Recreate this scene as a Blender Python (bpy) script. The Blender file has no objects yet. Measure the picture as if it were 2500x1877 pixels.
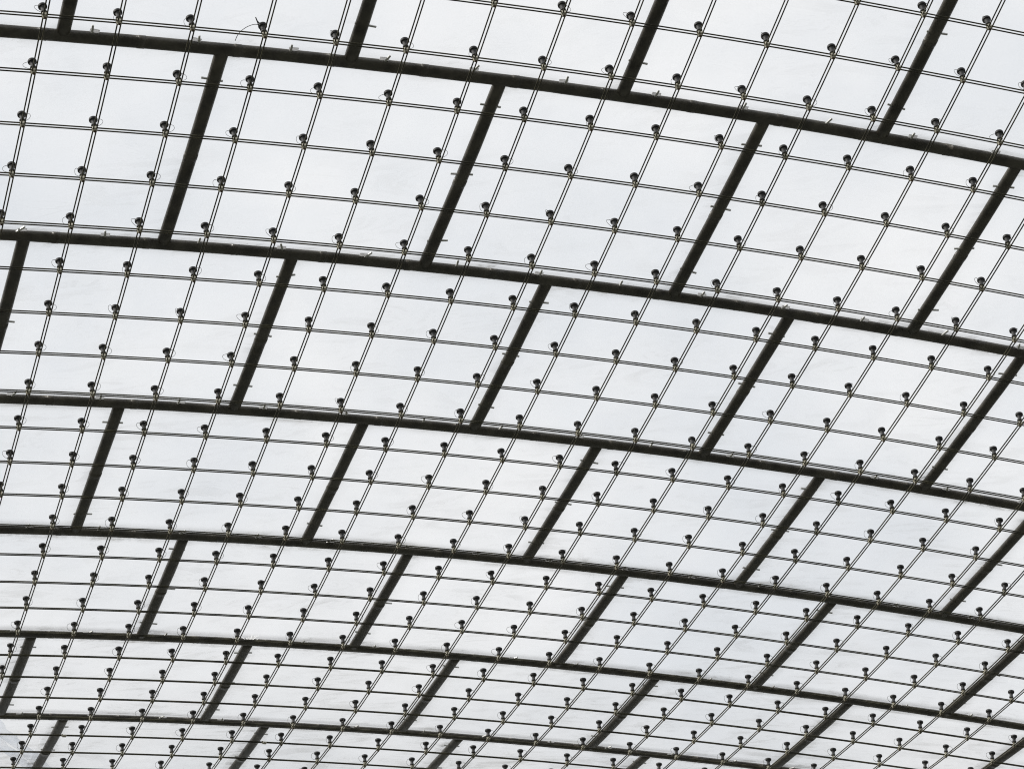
import bpy, math, random
from mathutils import Vector, Matrix, noise

random.seed(7)
scene = bpy.context.scene
COL = scene.collection
R = math.radians

# ------------------------------------------------------------------ camera
ELEV = 34.0
cam_data = bpy.data.cameras.new('camera')
cam_data.sensor_width = 36.0
cam_data.lens = 36.0 * 6830.75 / 2500.0          # about 98 mm
cam_data.clip_start = 0.1
cam_data.clip_end = 5000.0
cam = bpy.data.objects.new('camera', cam_data)
COL.objects.link(cam)
cam.location = (0, 0, 1.6)
cam.rotation_euler = (R(90 + ELEV), 0, 0)
scene.camera = cam

# ------------------------------------------------------------------ sky
SUN_AZ, SUN_EL = -108.0, 29.0                     # degrees clockwise from +Y, above the horizon
world = bpy.data.worlds.new('World')
scene.world = world
world.use_nodes = True
wn, wl = world.node_tree.nodes, world.node_tree.links
wn.clear()
w_out = wn.new('ShaderNodeOutputWorld')
w_bg = wn.new('ShaderNodeBackground')
w_sky = wn.new('ShaderNodeTexSky')
w_sky.sky_type = 'NISHITA'
w_sky.sun_disc = False
w_sky.sun_elevation = R(SUN_EL)
w_sky.sun_rotation = R(SUN_AZ)
w_co = wn.new('ShaderNodeTexCoord')
w_no = wn.new('ShaderNodeTexNoise')
w_no.inputs['Scale'].default_value = 9.0
w_no.inputs['Detail'].default_value = 5.0
w_no.inputs['Roughness'].default_value = 0.55
w_ramp = wn.new('ShaderNodeValToRGB')             # overcast: bright cloud, a little thinner in places
w_ramp.color_ramp.elements[0].position = 0.33
w_ramp.color_ramp.elements[0].color = (8.85, 9.15, 9.55, 1)
w_ramp.color_ramp.elements[1].position = 0.62
w_ramp.color_ramp.elements[1].color = (10.4, 10.45, 10.55, 1)
w_mix = wn.new('ShaderNodeMixRGB')
w_mix.inputs['Fac'].default_value = 0.93
w_bg.inputs['Strength'].default_value = 0.10
wl.new(w_co.outputs['Generated'], w_no.inputs['Vector'])
wl.new(w_no.outputs['Fac'], w_ramp.inputs['Fac'])
wl.new(w_sky.outputs['Color'], w_mix.inputs['Color1'])
wl.new(w_ramp.outputs['Color'], w_mix.inputs['Color2'])
wl.new(w_mix.outputs['Color'], w_bg.inputs['Color'])
wl.new(w_bg.outputs['Background'], w_out.inputs['Surface'])

sun_data = bpy.data.lights.new('sun', 'SUN')
sun_data.energy = 4.0
sun_data.angle = R(8)
sun_data.color = (1.0, 0.96, 0.90)
sun = bpy.data.objects.new('sun', sun_data)
COL.objects.link(sun)
sd = Vector((math.sin(R(SUN_AZ)) * math.cos(R(SUN_EL)), math.cos(R(SUN_AZ)) * math.cos(R(SUN_EL)), math.sin(R(SUN_EL))))
sun.rotation_euler = sd.to_track_quat('Z', 'Y').to_euler()
sun.location = sd * 100

scene.view_settings.view_transform = 'Standard'
scene.view_settings.look = 'None'
scene.view_settings.exposure = 0.0
scene.view_settings.gamma = 1.0
scene.render.engine = 'CYCLES'
scene.cycles.transparent_max_bounces = 16
scene.cycles.max_bounces = 5
scene.cycles.filter_width = 1.1
scene.cycles.diffuse_bounces = 2
scene.cycles.glossy_bounces = 2
scene.cycles.caustics_reflective = False

# ------------------------------------------------------------------ materials
def new_mat(name):
    m = bpy.data.materials.new(name)
    m.use_nodes = True
    m.node_tree.nodes.clear()
    return m, m.node_tree.nodes, m.node_tree.links

def noise_node(n, l, co, scale, detail=3.0, rough=0.5, dist=0.0):
    t = n.new('ShaderNodeTexNoise')
    t.inputs['Scale'].default_value = scale
    t.inputs['Detail'].default_value = detail
    t.inputs['Roughness'].default_value = rough
    t.inputs['Distortion'].default_value = dist
    l.new(co, t.inputs['Vector'])
    return t

def solid(name, c0, c1, scale, rough, bump=0.0, bump_scale=60.0, metallic=0.0, spec=0.5, coord='Object'):
    m, n, l = new_mat(name)
    out = n.new('ShaderNodeOutputMaterial')
    p = n.new('ShaderNodeBsdfPrincipled')
    co = n.new('ShaderNodeTexCoord')
    t = noise_node(n, l, co.outputs[coord], scale, 5.0, 0.6)
    r = n.new('ShaderNodeValToRGB')
    r.color_ramp.elements[0].position = 0.35
    r.color_ramp.elements[1].position = 0.68
    r.color_ramp.elements[0].color = (*c0, 1)
    r.color_ramp.elements[1].color = (*c1, 1)
    l.new(t.outputs['Fac'], r.inputs['Fac'])
    l.new(r.outputs['Color'], p.inputs['Base Color'])
    p.inputs['Roughness'].default_value = rough
    p.inputs['Metallic'].default_value = metallic
    p.inputs['Specular IOR Level'].default_value = spec
    if bump:
        t2 = noise_node(n, l, co.outputs[coord], bump_scale, 4.0, 0.6)
        b = n.new('ShaderNodeBump')
        b.inputs['Strength'].default_value = bump
        b.inputs['Distance'].default_value = 0.01
        l.new(t2.outputs['Fac'], b.inputs['Height'])
        l.new(b.outputs['Normal'], p.inputs['Normal'])
    l.new(p.outputs['BSDF'], out.inputs['Surface'])
    return m

M_RUBBER = solid('joint_rubber', (0.050, 0.046, 0.039), (0.145, 0.134, 0.110), 4.5, 0.34, 0.45, 45.0, spec=0.6)
M_CAP = solid('cap_rubber', (0.008, 0.008, 0.008), (0.022, 0.022, 0.021), 9.0, 0.6)
M_STEM = solid('stem_rubber', (0.028, 0.028, 0.029), (0.070, 0.070, 0.069), 7.0, 0.62)
M_ROPE = solid('galvanised_rope', (0.026, 0.024, 0.016), (0.125, 0.115, 0.072), 5.0, 0.5, 0.3, 90.0, metallic=0.25)
M_CLAMP = solid('clamp_metal', (0.34, 0.32, 0.24), (0.66, 0.63, 0.52), 14.0, 0.5, 0.3, 60.0, metallic=0.0)
M_BOLT = solid('bolt_rust', (0.055, 0.035, 0.02), (0.15, 0.10, 0.06), 20.0, 0.6, metallic=0.3)
M_CLIP = solid('clip_aluminium', (0.62, 0.62, 0.60), (0.80, 0.80, 0.78), 8.0, 0.35, metallic=0.0, spec=0.8)
M_PAD, n, l = new_mat('pad_plastic')
o_ = n.new('ShaderNodeOutputMaterial'); a_ = n.new('ShaderNodeBsdfDiffuse'); b_ = n.new('ShaderNodeBsdfTranslucent'); x_ = n.new('ShaderNodeMixShader')
c0_ = n.new('ShaderNodeTexCoord'); t_ = noise_node(n, l, c0_.outputs['Object'], 25.0); r_ = n.new('ShaderNodeValToRGB')
r_.color_ramp.elements[0].color = (0.62, 0.62, 0.62, 1); r_.color_ramp.elements[1].color = (0.80, 0.80, 0.80, 1)
l.new(t_.outputs['Fac'], r_.inputs['Fac']); l.new(r_.outputs['Color'], a_.inputs['Color']); l.new(r_.outputs['Color'], b_.inputs['Color'])
x_.inputs[0].default_value = 0.7
l.new(a_.outputs[0], x_.inputs[1]); l.new(b_.outputs[0], x_.inputs[2]); l.new(x_.outputs[0], o_.inputs['Surface'])
M_TETHER = solid('tether_wire', (0.02, 0.02, 0.018), (0.06, 0.055, 0.045), 6.0, 0.5, metallic=0.3)
M_SPIKE = solid('spike_rubber', (0.012, 0.012, 0.012), (0.03, 0.03, 0.03), 6.0, 0.6)

# clear acrylic sheet: see-through, thin grime, and a slightly wavy mirror at grazing angles
M_SHEET, n, l = new_mat('acrylic_sheet')
out = n.new('ShaderNodeOutputMaterial')
co = n.new('ShaderNodeTexCoord')
inf = n.new('ShaderNodeObjectInfo')
geo = n.new('ShaderNodeNewGeometry')
add = n.new('ShaderNodeVectorMath'); add.operation = 'MULTIPLY_ADD'
cmb = n.new('ShaderNodeCombineXYZ')
l.new(inf.outputs['Random'], cmb.inputs[0]); l.new(inf.outputs['Random'], cmb.inputs[1])
add.inputs[1].default_value = (40, 40, 40)
l.new(cmb.outputs[0], add.inputs[0]); l.new(co.outputs['Object'], add.inputs[2])
P = add.outputs[0]                                   # every panel gets its own stretch of the pattern
# waviness of the formed sheet
mp = n.new('ShaderNodeMapping'); mp.inputs['Scale'].default_value = (0.75, 1.5, 1.0)
l.new(P, mp.inputs['Vector'])
wv = noise_node(n, l, mp.outputs[0], 1.5, 3.0, 0.5, 0.9)
bp = n.new('ShaderNodeBump'); bp.inputs['Strength'].default_value = 1.0; bp.inputs['Distance'].default_value = 0.012
l.new(wv.outputs['Fac'], bp.inputs['Height'])
# grime
g1 = noise_node(n, l, P, 0.9, 6.0, 0.62)
g2 = noise_node(n, l, P, 34.0, 3.0, 0.7)
g3 = noise_node(n, l, P, 12.0, 2.0, 0.5)
def mrange(src, a, b, lo, hi):
    q = n.new('ShaderNodeMapRange')
    q.inputs['From Min'].default_value = a; q.inputs['From Max'].default_value = b
    q.inputs['To Min'].default_value = lo; q.inputs['To Max'].default_value = hi
    l.new(src, q.inputs['Value'])
    return q.outputs['Result']
def math2(op, a, b):
    q = n.new('ShaderNodeMath'); q.operation = op
    for k, v in enumerate((a, b)):
        if isinstance(v, (int, float)): q.inputs[k].default_value = v
        else: l.new(v, q.inputs[k])
    return q.outputs[0]
film = mrange(g1.outputs['Fac'], 0.35, 0.75, 0.005, 0.065)
speck = mrange(g2.outputs['Fac'], 0.66, 0.76, 0.0, 0.10)
blot = mrange(g3.outputs['Fac'], 0.70, 0.80, 0.0, 0.05)
dirt_and_reflections = math2('ADD', math2('ADD', film, speck), blot)
dirt_and_reflections = math2('ADD', dirt_and_reflections, math2('MULTIPLY', inf.outputs['Random'], 0.018))
# curling reflections of the wavy sheet, painted as long lines and lenses
mp2 = n.new('ShaderNodeMapping'); mp2.inputs['Scale'].default_value = (0.38, 1.25, 1.0)
l.new(P, mp2.inputs['Vector'])
sw = noise_node(n, l, mp2.outputs[0], 1.7, 4.0, 0.55, 2.6)
line = mrange(math2('ABSOLUTE', math2('SUBTRACT', math2('FRACT', math2('MULTIPLY', sw.outputs['Fac'], 7.0), 0.0), 0.5), 0.0), 0.38, 0.5, 0.0, 0.085)
lens = mrange(sw.outputs['Fac'], 0.52, 0.66, 0.0, 0.095)
patch = mrange(g1.outputs['Fac'], 0.45, 0.62, 0.15, 1.0)
dirt_and_reflections = math2('ADD', dirt_and_reflections, math2('MULTIPLY', math2('ADD', line, lens), patch))
dt = n.new('ShaderNodeVectorMath'); dt.operation = 'DOT_PRODUCT'
l.new(geo.outputs['Normal'], dt.inputs[0]); l.new(geo.outputs['Incoming'], dt.inputs[1])
c_ = math2('ABSOLUTE', dt.outputs['Value'], 0.0)
dirt_and_reflections = math2('DIVIDE', math2('MULTIPLY', dirt_and_reflections, 0.20), math2('POWER', math2('MAXIMUM', c_, 0.2), 2.0))   # film thickens when seen aslant; the painted reflections strengthen with it
tr = n.new('ShaderNodeBsdfTransparent'); tr.inputs['Color'].default_value = (0.975, 0.976, 0.976, 1)
tl = n.new('ShaderNodeBsdfTranslucent'); tl.inputs['Color'].default_value = (0.42, 0.42, 0.41, 1)
df = n.new('ShaderNodeBsdfDiffuse'); df.inputs['Color'].default_value = (0.30, 0.29, 0.27, 1)
mx0 = n.new('ShaderNodeMixShader'); mx0.inputs[0].default_value = 0.6
l.new(df.outputs[0], mx0.inputs[1]); l.new(tl.outputs[0], mx0.inputs[2])
mx1 = n.new('ShaderNodeMixShader')
l.new(dirt_and_reflections, mx1.inputs[0]); l.new(tr.outputs[0], mx1.inputs[1]); l.new(mx0.outputs[0], mx1.inputs[2])
gl = n.new('ShaderNodeBsdfGlossy'); gl.inputs['Roughness'].default_value = 0.015
l.new(bp.outputs['Normal'], gl.inputs['Normal'])
fr = math2('ADD', 0.02, math2('MULTIPLY', 0.34, math2('POWER', math2('SUBTRACT', 1.0, c_), 5.0)))
mx2 = n.new('ShaderNodeMixShader')
l.new(fr, mx2.inputs[0]); l.new(mx1.outputs[0], mx2.inputs[1]); l.new(gl.outputs[0], mx2.inputs[2])
l.new(mx2.outputs[0], out.inputs['Surface'])

# ground under and around the roof: worn paving with darker and paler areas
M_GROUND, n, l = new_mat('worn_paving')
out = n.new('ShaderNodeOutputMaterial'); p = n.new('ShaderNodeBsdfPrincipled'); co = n.new('ShaderNodeTexCoord')
a = noise_node(n, l, co.outputs['Object'], 0.10, 5.0, 0.6, 0.6)
b = noise_node(n, l, co.outputs['Object'], 6.0, 4.0, 0.6)
r1 = n.new('ShaderNodeValToRGB')
r1.color_ramp.elements[0].position = 0.40; r1.color_ramp.elements[0].color = (0.030, 0.036, 0.024, 1)
r1.color_ramp.elements[1].position = 0.60; r1.color_ramp.elements[1].color = (0.12, 0.118, 0.105, 1)
l.new(a.outputs['Fac'], r1.inputs['Fac'])
mm = n.new('ShaderNodeMixRGB'); mm.blend_type = 'MULTIPLY'; mm.inputs[0].default_value = 0.35
l.new(r1.outputs['Color'], mm.inputs[1]); l.new(b.outputs['Fac'], mm.inputs[2])
l.new(mm.outputs[0], p.inputs['Base Color']); p.inputs['Roughness'].default_value = 0.85
l.new(p.outputs['BSDF'], out.inputs['Surface'])

# ------------------------------------------------------------------ helpers
def tag(o, label, cat, group=None):
    o['label'] = label
    o['category'] = cat
    if group: o['group'] = group
    return o

def mesh(name, verts, faces, mat, smooth=True):
    me = bpy.data.meshes.new(name)
    me.from_pydata([tuple(v) for v in verts], [], faces)
    me.materials.append(mat)
    if smooth: me.polygons.foreach_set('use_smooth', [True] * len(me.polygons))
    me.update()
    return me

def obj(name, me, parent=None, loc=None, mat=None):
    o = bpy.data.objects.new(name, me)
    COL.objects.link(o)
    if parent is not None: o.parent = parent
    if loc is not None: o.location = loc
    if mat is not None: o.matrix_local = mat
    return o

def empty(name, mat):
    o = bpy.data.objects.new(name, None)
    COL.objects.link(o)
    o.empty_display_size = 0.1
    o.matrix_world = mat
    return o

def sweep(pts, sides, ups, profile, caps=True):
    """closed profile [(s, u), ...] swept along pts; sides and ups are unit vectors at each point"""
    vs, fs, k = [], [], len(profile)
    scale = [1.0] * len(pts) if len(pts[0]) == 3 else None
    for q, s, u in zip(pts, sides, ups):
        for a, b in profile:
            vs.append(q + s * a + u * b)
    for i in range(len(pts) - 1):
        for j in range(k):
            fs.append((i * k + j, i * k + (j + 1) % k, (i + 1) * k + (j + 1) % k, (i + 1) * k + j))
    if caps:
        fs.append(tuple(reversed(range(k))))
        fs.append(tuple((len(pts) - 1) * k + j for j in range(k)))
    return vs, fs

def tube(pts, rad, k=6):
    """round tube along free points"""
    sides, ups = [], []
    ref = Vector((0.13, 0.31, 0.94))
    for i in range(len(pts)):
        t = (pts[min(i + 1, len(pts) - 1)] - pts[max(i - 1, 0)]).normalized()
        s = t.cross(ref)
        if s.length < 1e-3: s = t.cross(Vector((1, 0, 0)))
        s.normalize()
        sides.append(s); ups.append(s.cross(t))
    prof = [(rad * math.cos(2 * math.pi * j / k), rad * math.sin(2 * math.pi * j / k)) for j in range(k)]
    return sweep(pts, sides, ups, prof)

def lathe(prof, k=16):
    vs, fs = [], []
    for r, z in prof:
        for j in range(k):
            a = 2 * math.pi * j / k
            vs.append(Vector((r * math.cos(a), r * math.sin(a), z)))
    m = len(prof)
    for i in range(m - 1):
        for j in range(k):
            fs.append((i * k + j, i * k + (j + 1) % k, (i + 1) * k + (j + 1) % k, (i + 1) * k + j))
    fs.append(tuple(reversed(range(k)))); fs.append(tuple((m - 1) * k + j for j in range(k)))
    return vs, fs

def bevel_box(x, y, z, c):
    """box of half-sizes x, y, z centred on 0 with its upright edges chamfered by c"""
    ring = [(x - c, -y), (x, -y + c), (x, y - c), (x - c, y), (-x + c, y), (-x, y - c), (-x, -y + c), (-x + c, -y)]
    vs, fs = [], []
    for zz, sh in ((-z, c), (-z + c, 0), (z - c, 0), (z, c)):
        for a, b in ring:
            vs.append(Vector((a - math.copysign(sh, a) * 0.7, b - math.copysign(sh, b) * 0.7, zz)))
    for i in range(3):
        for j in range(8):
            fs.append((i * 8 + j, i * 8 + (j + 1) % 8, (i + 1) * 8 + (j + 1) % 8, (i + 1) * 8 + j))
    fs.append(tuple(reversed(range(8)))); fs.append(tuple(24 + j for j in range(8)))
    return vs, fs

def join(*parts):
    vs, fs = [], []
    for v, f in parts:
        b = len(vs)
        vs += v
        fs += [tuple(x + b for x in q) for q in f]
    return vs, fs

def moved(vf, off):
    o = Vector(off)
    return [v + o for v in vf[0]], vf[1]

# ------------------------------------------------------------------ the cable net's surface
# saddle-shaped net with 0.75 m meshes; i counts the cables one way, j the other
NET = [(0.387831, 30.374123, 20.342293), (-2.358545, 7.907140, -0.146316), (-0.009168, 0.014487, 0.588159),
       (-0.003068, -0.029210, -0.030341), (-0.045359, -0.013296, -0.014635), (7.189997, 2.104444, 0.407735),
       (-0.005544, -0.002095, 0.113337), (0.001185, -0.009282, -0.006933), (-0.000500, -0.000214, 0.009002),
       (0.021850, 0.011766, -0.360996), (0.007427, -0.004311, 0.060690), (-0.003092, -0.006302, 0.015841),
       (-0.012115, -0.012759, 0.005301), (0.004672, 0.003769, -0.002408), (0.008727, -0.036373, -0.005789)]
NET = [Vector(c) for c in NET]
EXP = [(a, b) for a in range(5) for b in range(5 - a)]

def S(i, j):
    u, v = (i - 10) / 10.0, (j - 10) / 11.0
    r = Vector((0, 0, 0))
    for c, (a, b) in zip(NET, EXP):
        r += c * (u ** a * v ** b)
    return r

def frame(i, j):
    e = 0.01
    du = (S(i + e, j) - S(i - e, j)).normalized()
    dv = (S(i, j + e) - S(i, j - e)).normalized()
    nn = dv.cross(du)
    if nn.z < 0: nn = -nn
    return du, dv, nn.normalized()

H_SHEET = 0.167                                   # sheet above the net, held off by the buffers
def G(i, j, h=H_SHEET):
    return S(i, j) + frame(i, j)[2] * h

ce, se = math.cos(R(ELEV)), math.sin(R(ELEV))
def px(p):                                        # where a point falls in a 2500-wide picture (only used to decide what to build)
    q = p - Vector((0, 0, 1.6))
    z = q.y * ce + q.z * se
    return 1250 + 6830.75 * q.x / z, 938.5 - 6830.75 * (-q.y * se + q.z * ce) / z

def near(p, m):
    x, y = px(p)
    return -m < x < 2500 + m and -m < y < 1877 + m

# ------------------------------------------------------------------ ground
gs = 1500
g_me = mesh('ground', [Vector((-gs, -gs, 0)), Vector((gs, -gs, 0)), Vector((gs, gs, 0)), Vector((-gs, gs, 0))], [(0, 1, 2, 3)], M_GROUND, False)
ground = obj('ground', g_me)
ground['kind'] = 'structure'

# ------------------------------------------------------------------ the glazed roof: sheets and joint strips
roof = empty('glazed_roof', Matrix.Translation(S(10, 10)))
roof['kind'] = 'thing'
tag(roof, 'clear acrylic panel roof with black rubber joint strips over the cable net', 'roof')
ROOT = roof.location.copy()

# rows of panels between the long joint strips, with where the short strips stand in each row
ROWS = [(-7.5, 2.44), (-3.5, 0.40), (0.5, 2.535), (4.5, 0.42), (8.5, 2.53), (12.5, 0.345), (16.5, 2.335), (20.5, 3.58), (24.5, 1.5)]
RAKE = {-7.5: -0.07, -3.5: -0.07, 0.5: -0.085, 4.5: -0.065, 8.5: -0.07, 12.5: -0.035, 16.5: -0.015, 20.5: 0.0, 24.5: 0.0}   # drift of a short strip over its row
I_MIN, I_MAX = -6, 30

def panel_mesh(i0, i1, j0, j1, origin):
    N, t, vs, fs = 10, 0.005, [], []
    g = 0.012
    for h in (0.0, t):
        for b in range(N + 1):
            for a in range(N + 1):
                i = i0 + g + (i1 - i0 - 2 * g) * a / N + RAKE[j0] * b / N
                j = j0 + g + (j1 - j0 - 2 * g) * b / N
                # the sheet bellies a little between its buffers
                q = 0.004 * math.sin(math.pi * a / N) * math.sin(math.pi * b / N)
                vs.append(G(i, j, H_SHEET + h + q) - origin)
    K = (N + 1) * (N + 1)
    for b in range(N):
        for a in range(N):
            v = b * (N + 1) + a
            fs.append((v, v + N + 1, v + N + 2, v + 1))
            fs.append((K + v, K + v + 1, K + v + N + 2, K + v + N + 1))
    rim = [a for a in range(N + 1)] + [(b + 1) * (N + 1) - 1 for b in range(1, N + 1)] + \
          [N * (N + 1) + a for a in range(N - 1, -1, -1)] + [b * (N + 1) for b in range(N - 1, 0, -1)]
    for a in range(len(rim)):
        p, q = rim[a], rim[(a + 1) % len(rim)]
        fs.append((p, q, K + q, K + p))
    me = mesh('acrylic_panel', vs, fs, M_SHEET, True)
    return me

A_STRIP, B_STRIP = 0.076, 0.042
def strip_mesh(name, path, along_u, origin, a=A_STRIP, b=B_STRIP, rake=0.0):
    """path: list of (i, j); lies in the plane of the sheets"""
    prof = []
    for k in range(20):
        c_, s_ = math.cos(2 * math.pi * k / 20), math.sin(2 * math.pi * k / 20)
        prof.append((a * math.copysign(abs(c_) ** 0.80, c_), b * (0.55 if s_ > 0 else 1.25) * math.copysign(abs(s_) ** 0.80, s_)))
    pts, sd_, up_, sc = [], [], [], []
    for (i, j, w) in path:
        if not along_u: i += rake * (j - path[0][1]) / 4
        du, dv, nn = frame(i, j)
        t = du if along_u else dv
        wob = noise.noise(Vector((i * 0.9, j * 0.9, 3.1))) * 0.003
        wob2 = noise.noise(Vector((i * 0.9 + 50, j * 0.9, 9.4))) * 0.002
        s = nn.cross(t).normalized()
        pts.append(G(i, j) + s * wob + nn * wob2 - origin)
        ww = w * (1 + 0.03 * noise.noise(Vector((i * 2.3, j * 2.3, 7.7))))
        sd_.append(s * ww); up_.append(nn * ww)
    v, f = sweep(pts, sd_, up_, prof)
    return mesh(name, v, f, M_RUBBER)

def path_with_rings(lo, hi, ring_at, fixed, along_u):
    ts = set()
    q = lo
    while q < hi - 1e-6:
        ts.add(round(q, 4)); q += 0.2
    ts.add(hi)
    res = [(t, 1.0) for t in ts]
    for rr in ring_at:
        if lo + 0.1 < rr < hi - 0.1:
            res += [(rr - 0.051, 1.0), (rr - 0.05, 1.045), (rr + 0.05, 1.045), (rr + 0.051, 1.0)]
    res.sort()
    return [((t, fixed, w) if along_u else (fixed, t, w)) for t, w in res]

def vposts(ph):
    k = math.floor((I_MIN - ph) / 4)
    r = []
    while ph + 4 * k < I_MAX:
        if ph + 4 * k > I_MIN: r.append(ph + 4 * k)
        k += 1
    return r

bar_me = [mesh('clip', *bevel_box(hl, 0.0105, 0.008, 0.002), M_CLIP, False) for hl in (0.110, 0.118, 0.126)]
hook_me = [mesh('clip', *bevel_box(hl, 0.0115, 0.008, 0.002), M_CLIP, False) for hl in (0.046, 0.054, 0.062)]
pad_me = mesh('clip_pad', *bevel_box(0.050, 0.022, 0.005, 0.002), M_PAD, False)

def place(me, name, parent, i, j, h, ang, org, shift=(0, 0)):
    du, dv, nn = frame(i, j)
    x = du.copy(); y = nn.cross(x).normalized()
    c, s_ = math.cos(ang), math.sin(ang)
    X, Y = x * c + y * s_, y * c - x * s_
    pos = G(i, j, h) + x * shift[0] + y * shift[1] - org
    m = Matrix(((X.x, Y.x, nn.x, pos.x), (X.y, Y.y, nn.y, pos.y), (X.z, Y.z, nn.z, pos.z), (0, 0, 0, 1)))
    return obj(name, me, parent, mat=m)

panels = 0
for q, (j0, ph) in enumerate(ROWS):
    j1 = j0 + 4
    vp = vposts(ph)
    # sheets
    for i0, i1 in zip(vp, vp[1:]):
        corners = [G(a, b) for a in (i0, (i0 + i1) / 2, i1) for b in (j0, (j0 + j1) / 2, j1)]
        if not any(near(c, 260) for c in corners): continue
        org = G((i0 + i1) / 2, (j0 + j1) / 2)
        pa = obj('acrylic_panel', panel_mesh(i0, i1, j0, j1, org), roof, org - ROOT)
        panels += 1
    # short strips
    for i0 in vp:
        if not any(near(G(i0, b), 300) for b in (j0, j0 + 2, j1)): continue
        org = G(i0, j0 + 2)
        mids = [j0 + 0.5, j0 + 1.93, j0 + 3.32]
        pth = path_with_rings(j0, j1, [mids[1] + 0.16], i0, False)
        st = obj('short_joint_strip', strip_mesh('short_joint_strip', pth, False, org, A_STRIP * 0.98, B_STRIP * 0.97, RAKE[j0]), roof, org - ROOT)
        for k, jj in enumerate(mids):
            if random.random() < 0.12: continue
            place(random.choice(bar_me), 'clip', st, i0 + RAKE[j0] * (jj - j0) / 4, jj + random.uniform(-0.06, 0.06), H_SHEET - 0.016, random.gauss(0.02, 0.10), org, (random.gauss(0.0, 0.022), 0))
    # the long strip at the row's near edge
    inn = [i for i in [I_MIN + 0.25 * k for k in range((I_MAX - I_MIN) * 4 + 1)] if near(G(i, j0), 420)]
    if len(inn) < 4: continue
    lo, hi = inn[0], inn[-1]
    ph_up = ROWS[q - 1][1] if q else ROWS[1][1]
    clips = []
    c0 = ph_up + 0.38 - 12
    while c0 < hi:
        if c0 > lo: clips.append(c0)
        c0 += 4 / 3.0
    org = G((lo + hi) / 2, j0)
    pth = path_with_rings(lo, hi, [c + 0.62 for c in clips], j0, True)
    st = obj('long_joint_strip', strip_mesh('long_joint_strip', pth, True, org), roof, org - ROOT)
    for c in clips:
        ii = c + random.uniform(-0.07, 0.07)
        ang = math.pi / 2 + random.choice((-0.6, -0.35, -0.1, 0.0, 0.0, 0.06, 0.3)) + random.uniform(-0.1, 0.1)
        place(random.choice(hook_me), 'clip', st, ii, j0, H_SHEET - 0.014, -ang, org, (0.02 * math.cos(ang) / max(math.sin(ang), 0.3), -0.112))
        if random.random() < 0.75:
            place(pad_me, 'clip_pad', st, ii + random.uniform(-0.05, 0.05), j0, H_SHEET - 0.010, random.gauss(0, 0.06), org, (0.0, -0.100))

# the crazed patch: sun bent by splits, painted as a fan of white slivers
org = G(6.35, 16.42, H_SHEET - 0.004)
du, dv, nn = frame(6.35, 16.42)
yy = -nn.cross(du).normalized()
vs, fs = [], []
for k in range(15):
    a = R(90 + random.uniform(-42, 42)); x0 = random.uniform(-0.09, 0.09)
    L_, w_ = random.uniform(0.08, 0.24) * (1.0 if abs(x0) < 0.05 else 0.6), random.uniform(0.004, 0.010)
    base = du * x0
    d_ = du * math.cos(a) + yy * math.sin(a); s_ = nn.cross(d_)
    b0 = len(vs)
    vs += [base - s_ * w_, base + s_ * w_, base + d_ * L_ * 0.6 + s_ * w_ * 0.6, base + d_ * L_, base + d_ * L_ * 0.6 - s_ * w_ * 0.6,
           base + d_ * L_ * 0.5 + nn * 0.003]
    fs += [(b0 + p_, b0 + (p_ + 1) % 5, b0 + 5) for p_ in range(5)] + [(b0 + 4, b0 + 3, b0 + 2, b0 + 1, b0)]
M_WHITE, n, l = new_mat('crack_glint_white')
o_ = n.new('ShaderNodeOutputMaterial'); a_ = n.new('ShaderNodeBsdfTranslucent'); c0_ = n.new('ShaderNodeTexCoord')
t_ = noise_node(n, l, c0_.outputs['Object'], 30.0); r_ = n.new('ShaderNodeValToRGB')
r_.color_ramp.elements[0].color = (0.84, 0.84, 0.84, 1); r_.color_ramp.elements[1].color = (0.95, 0.95, 0.94, 1)
l.new(t_.outputs['Fac'], r_.inputs['Fac']); l.new(r_.outputs['Color'], a_.inputs['Color']); l.new(a_.outputs[0], o_.inputs['Surface'])
crz = obj('crack_glint', mesh('crack_glint', vs, fs, M_WHITE, False), None, org)
tag(crz, 'small spiky white splash painted on a panel beside a long joint strip', 'glint')

# two broad thin blue-grey bands lying on the sheets
M_BAND, n, l = new_mat('blue_grey_film')
o_ = n.new('ShaderNodeOutputMaterial'); t_ = n.new('ShaderNodeBsdfTransparent'); d_ = n.new('ShaderNodeBsdfTranslucent'); x_ = n.new('ShaderNodeMixShader')
c0_ = n.new('ShaderNodeTexCoord'); q_ = noise_node(n, l, c0_.outputs['Object'], 2.2, 4.0, 0.6)
m_ = n.new('ShaderNodeMapRange'); m_.inputs['From Min'].default_value = 0.3; m_.inputs['From Max'].default_value = 0.7
m_.inputs['To Min'].default_value = 0.12; m_.inputs['To Max'].default_value = 0.34
d_.inputs['Color'].default_value = (0.38, 0.42, 0.48, 1)
l.new(q_.outputs['Fac'], m_.inputs['Value']); l.new(m_.outputs['Result'], x_.inputs[0])
l.new(t_.outputs[0], x_.inputs[1]); l.new(d_.outputs[0], x_.inputs[2]); l.new(x_.outputs[0], o_.inputs['Surface'])
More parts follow.
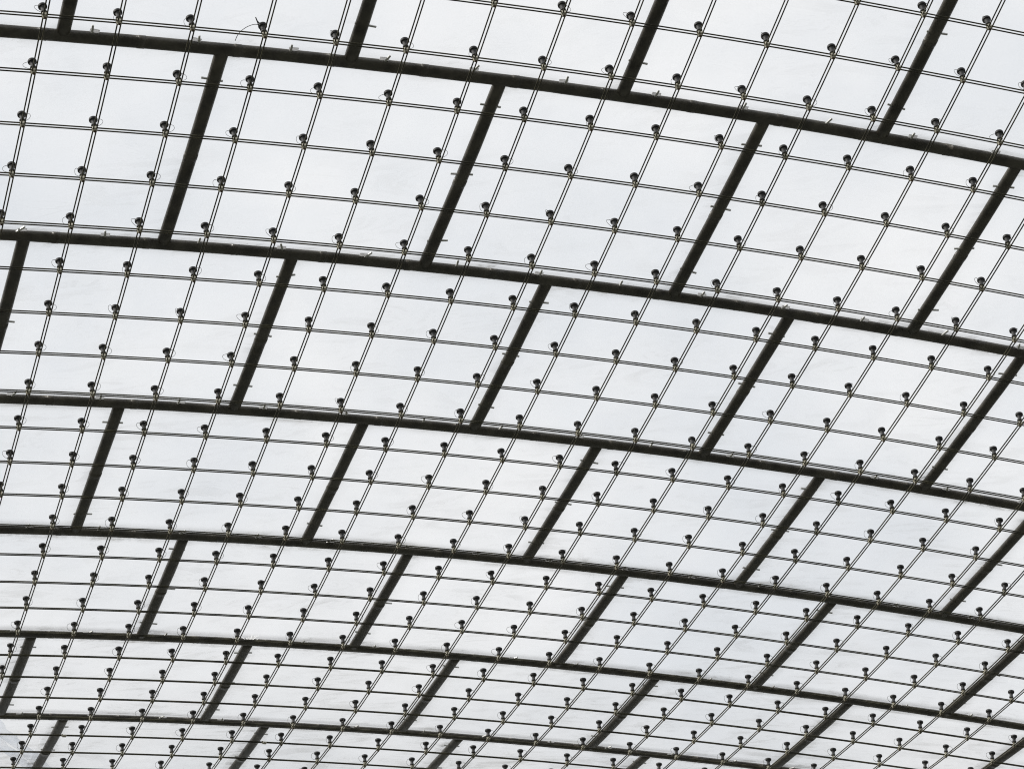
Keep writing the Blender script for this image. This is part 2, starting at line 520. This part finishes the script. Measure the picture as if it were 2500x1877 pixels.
for k, path in enumerate(([(2.2, 20.75), (2.46, 21.34), (2.92, 22.18), (3.31, 22.79), (3.8, 23.84), (4.2, 24.4)], [(2.35, 21.6), (2.6, 22.19), (3.0, 22.89), (3.52, 23.85), (3.7, 24.4)])):
    org = G(*path[2])
    vs, fs = [], []
    pts = []
    for (a0, b0), (a1, b1) in zip(path, path[1:]):
        for t in range(5): pts.append((a0 + (a1 - a0) * t / 5, b0 + (b1 - b0) * t / 5))
    for i, j in pts:
        w_ = 0.16 + 0.07 * noise.noise(Vector((i * 3.1, j * 2.7, k * 9.0)))
        for h in (0.0105, 0.0115):
            for sgn in (-1, 1): vs.append(G(i + sgn * w_ * (0.8 if k else 1.0), j, H_SHEET + h) - org)
    for q in range(len(pts) - 1):
        b0 = q * 4
        fs += [(b0, b0 + 1, b0 + 5, b0 + 4), (b0 + 2, b0 + 6, b0 + 7, b0 + 3), (b0, b0 + 4, b0 + 6, b0 + 2), (b0 + 1, b0 + 3, b0 + 7, b0 + 5)]
    obj('blue_grey_band', mesh('blue_grey_band', vs, fs, M_BAND), roof, org - ROOT)

# ------------------------------------------------------------------ the net: pairs of wire ropes
ROPE_R, HALF = 0.0078, 0.0175
def cable(fixed, along_u, name, label, group):
    rng = [k * 0.5 for k in range(-12, 62)]
    P_ = (lambda t: S(t, fixed)) if along_u else (lambda t: S(fixed, t))
    F_ = (lambda t: frame(t, fixed)) if along_u else (lambda t: frame(fixed, t))
    ok = [t for t in rng if near(P_(t), 420)]
    if len(ok) < 3: return None
    if not any(near(P_(t), 3) for t in ok): return None
    mid = ok[len(ok) // 2]
    root = empty(name, Matrix.Translation(P_(mid)))
    o = root.location.copy()
    tag(root, label, 'cable', group)
    z = 0.0075 if along_u else -0.0065
    for sgn in (-1, 1):
        pts, ss, us = [], [], []
        for t in ok:
            du, dv, nn = F_(t)
            s = nn.cross(du if along_u else dv).normalized()
            wob = noise.noise(Vector((t * 0.7, fixed * 3.3, sgn * 5.0))) * 0.0012
            pts.append(P_(t) + s * (sgn * HALF + wob) + nn * z - o); ss.append(s); us.append(nn)
        prof = [(ROPE_R * math.cos(2 * math.pi * k / 8), ROPE_R * math.sin(2 * math.pi * k / 8)) for k in range(8)]
        v, f = sweep(pts, ss, us, prof)
        obj('wire_rope', mesh('wire_rope', v, f, M_ROPE), root)
    return root

for j in range(-4, 30):
    lab = {0: 'twin steel cable hugging the side of a long black joint strip', 2: 'twin steel cable midway between two long black joint strips'}.get(
        j % 4, 'twin steel cable next to the one that runs midway between two long joint strips')
    grp = {0: 'cables hugging the long joint strips', 2: 'cables midway between the long joint strips'}.get(j % 4, 'cables between the hugging and the midway cables')
    cable(j, True, 'twin_cable', lab, grp)
for i in range(-5, 30):
    cable(i, False, 'twin_cable', 'twin steel cable running under and across the long black joint strips', 'cables across the long joint strips')

# ------------------------------------------------------------------ buffers on the crossings
clamp_vf = join(bevel_box(0.026, 0.032, 0.013, 0.005), moved(bevel_box(0.031, 0.025, 0.008, 0.004), (0, 0, 0.019)),
                moved(bevel_box(0.020, 0.017, 0.006, 0.003), (0, 0, -0.0185)))
clamp_me = mesh('clamp', *clamp_vf, M_CLAMP, False)
bolt_vf = lathe([(0.0125, -0.036), (0.0135, -0.034), (0.0135, -0.0235)], 6)
bolt_me = mesh('bolt', *bolt_vf, M_BOLT, False)
post_vf = lathe([(0.012, 0.024), (0.012, 0.040), (0.017, 0.042), (0.017, 0.055)], 10)
post_me = mesh('spacer', *post_vf, M_CLAMP, False)
stem_vf = lathe([(0.018, 0.050), (0.029, 0.051), (0.0318, 0.057), (0.0310, 0.068), (0.0262, 0.078), (0.0235, 0.088),
                 (0.0235, 0.099), (0.0258, 0.110), (0.0310, 0.121), (0.0370, 0.131)], 18)
stem_me = mesh('rubber_stem', *stem_vf, M_STEM)
cap_vf = lathe([(0.0370, 0.1270), (0.0430, 0.1295), (0.0460, 0.1340), (0.0468, 0.1530), (0.0445, 0.1605), (0.0370, 0.1655), (0.0200, 0.1685)], 18)
cap_me = mesh('rubber_cap', *cap_vf, M_CAP)

def loop_vf(reach, drop, sag, rad=0.0023):
    pts = []
    P0, P1, P2, P3 = Vector((0.042, 0, 0.148)), Vector((0.042 + reach * 1.25, sag, 0.158)), Vector((0.045 + reach * 1.1, -sag, 0.148 - drop * 1.15)), Vector((0.026, 0.0, 0.046))
    for k in range(15):
        t = k / 14.0
        pts.append(P0 * (1 - t) ** 3 + P1 * 3 * t * (1 - t) ** 2 + P2 * 3 * t * t * (1 - t) + P3 * t ** 3)
    return join(tube(pts, rad, 5), tube([Vector((0.038, 0, 0.1475)), Vector((0.058, sag * 0.1, 0.1505))], 0.0028, 6))
loops_vf = [loop_vf(0.055, 0.10, 0.01), loop_vf(0.068, 0.085, -0.015), loop_vf(0.045, 0.11, 0.02), loop_vf(0.060, 0.075, 0.0), loop_vf(0.028, 0.09, 0.012)]
loops_me = [mesh('tether_loop', *v, M_TETHER) for v in loops_vf]

# side to which the tether hangs on the rows that show it best: L, R, n(one facing away), s(mall)
SIDES = {0: 'LsLLLRsRLsLRLsL', 1: 'LsRLLLsnnsLsnLL', 2: 'RRRLLLRRRnLsRnRs', 3: 'LLRLRnRLLLnRRRLL', 4: 'sLLRLLLnLLnLLLLLs',
         5: 'sLsRRnsssLssnRnR', 6: 'sRLLLnRLRLnRRRsLRR', 7: 'sRRRLssRRLnRRLsLRL', 8: 'sRRRsnLRLssssRssRn'}

def node_matrix(i, j):
    du, dv, nn = frame(i, j)
    y = nn.cross(du).normalized()
    # clamp is skewed with the mesh a little; take the mean of both cable directions
    yv = (y - dv * (1 if y.dot(dv) < 0 else -1)).normalized()
    x = yv.cross(nn).normalized()
    p = S(i, j)
    return Matrix(((x.x, yv.x, nn.x, p.x), (x.y, yv.y, nn.y, p.y), (x.z, yv.z, nn.z, p.z), (0, 0, 0, 1)))

nodes = []
for j in range(-4, 30):
    for i in range(-5, 30):
        c, t = S(i, j), G(i, j, 0.15)
        vis = near(c, 6) or near(t, 6)
        if vis or near(c, 300):
            nodes.append((not vis, (c - cam.location).length, i, j))
nodes.sort()
seen = [q for q in nodes if not q[0]]
single, rest = seen[:300], seen[300:] + [q for q in nodes if q[0]]

def short_side(i, j):
    """is this crossing next to a short strip?"""
    for j0, ph in ROWS:
        if j0 < j < j0 + 4:
            f = (i - ph) % 4
            return f < 1.0 or f > 3.0
    return False

def tether_angle(i, j):
    s = SIDES.get(j, '')
    ch = s[i] if 0 <= i < len(s) else random.choice('LLLRRRns')
    if ch == 'L': return random.choice((0, 1, 2, 3)), math.pi + random.gauss(0.1, 0.28)
    if ch == 'R': return random.choice((0, 1, 2, 3)), random.gauss(-0.1, 0.28)
    if ch == 'n': return 4, math.pi / 2 + random.gauss(0, 0.3)
    return 4, random.choice((-1.9, -1.1, 2.3, 0.8)) + random.gauss(0, 0.2)

for _, d, i, j in single:
    root = empty('cable_buffer', node_matrix(i, j))
    if (i, j) == (3, 0):
        tag(root, 'rubber buffer with bent black spikes and a long loose wire curling off it', 'buffer')
    else:
        row = {0: 'on the cable hugging a long joint strip', 2: 'on the cable midway between long joint strips'}.get(j % 4, 'on a cable next to the midway one')
        beside = short_side(i, j)
        col_ = 'beside a short joint strip' if beside else 'away from short strips'
        tag(root, 'black rubber buffer ' + row + ', ' + col_, 'buffer', 'buffers ' + row + ', ' + col_)
    cl = obj('clamp', clamp_me, root, mat=Matrix.Rotation(random.gauss(0, 0.05), 4, 'Z'))
    obj('bolt', bolt_me, cl)
    obj('spacer', post_me, cl)
    lean = Matrix.Rotation(random.gauss(0, 0.045), 4, 'X') @ Matrix.Rotation(random.gauss(0, 0.045), 4, 'Y')
    obj('rubber_stem', stem_me, root, mat=lean)
    obj('rubber_cap', cap_me, root, mat=lean)
    if (i, j) == (3, 0):
        sp = join(tube([Vector((-0.015, 0.0, 0.15)), Vector((-0.075, -0.05, 0.155)), Vector((-0.105, -0.105, 0.145))], 0.0060, 6),
                  tube([Vector((-0.030, 0.01, 0.07)), Vector((-0.060, -0.03, 0.115)), Vector((-0.105, -0.105, 0.145))], 0.0055, 6))
        obj('broken_tie', mesh('broken_tie', *sp, M_SPIKE), root)
        wp = [Vector((-0.02, 0.0, 0.15)), Vector((-0.09, -0.005, 0.155)), Vector((-0.16, 0.03, 0.15)), Vector((-0.215, 0.085, 0.14)),
              Vector((-0.245, 0.15, 0.135)), Vector((-0.255, 0.22, 0.13))]
        fine = []
        for k in range(len(wp) - 1):
            for t in range(4):
                a_, b_, c_, d_ = wp[max(k - 1, 0)], wp[k], wp[k + 1], wp[min(k + 2, len(wp) - 1)]
                u = t / 4.0
                fine.append(0.5 * ((2 * b_) + (c_ - a_) * u + (2 * a_ - 5 * b_ + 4 * c_ - d_) * u * u + (3 * b_ - a_ - 3 * c_ + d_) * u ** 3))
        fine.append(wp[-1])
        obj('loose_wire', mesh('loose_wire', *tube(fine, 0.0036, 6), M_SPIKE), root)
        continue
    k, ang = tether_angle(i, j)
    obj('tether_loop', loops_me[k], root, mat=Matrix.Rotation(ang, 4, 'Z'))

# the farther crossings, as one
me = bpy.data.meshes.new('distant_buffers')
vs, fs, mi, sm = [], [], [], []
for _, d, i, j in rest:
    m = node_matrix(i, j)
    k, ang = tether_angle(i, j)
    rz = Matrix.Rotation(ang, 4, 'Z')
    for q, (vf, loc) in enumerate(((clamp_vf, None), (bolt_vf, None), (stem_vf, None), (cap_vf, None), (loops_vf[k], rz), (post_vf, None))):
        b0 = len(vs)
        mm_ = m @ loc if loc else m
        vs += [tuple(mm_ @ v) for v in vf[0]]
        fs += [tuple(x + b0 for x in f) for f in vf[1]]
        mi += [(0, 1, 2, 3, 4, 0)[q]] * len(vf[1]); sm += [q in (2, 3, 4)] * len(vf[1])
me.from_pydata(vs, [], fs)
for m_ in (M_CLAMP, M_BOLT, M_STEM, M_CAP, M_TETHER): me.materials.append(m_)
me.polygons.foreach_set('material_index', mi); me.polygons.foreach_set('use_smooth', sm)
me.update()
far = obj('distant_buffers', me)
far['kind'] = 'stuff'
tag(far, 'farther rubber buffers on the crossings of the twin cables', 'buffers')

# two brass clips where a twin cable passes under a short strip
for i, j in ((3.66, 21), (7.66, 21)):
    root = empty('cable_clip', node_matrix(i, j))
    tag(root, 'small brass clip on a twin cable crossing a short joint strip', 'clip', 'brass clips on the cable')
    b = obj('clip_body', mesh('clip_body', *bevel_box(0.028, 0.030, 0.012, 0.004), M_CLAMP, False), root)
    obj('clip_tail', mesh('clip_tail', *moved(bevel_box(0.010, 0.012, 0.016, 0.003), (-0.03, 0.01, 0.012)), M_CLAMP, False), root)
print('panels', panels, 'nodes', len(seen), 'rest', len(rest))
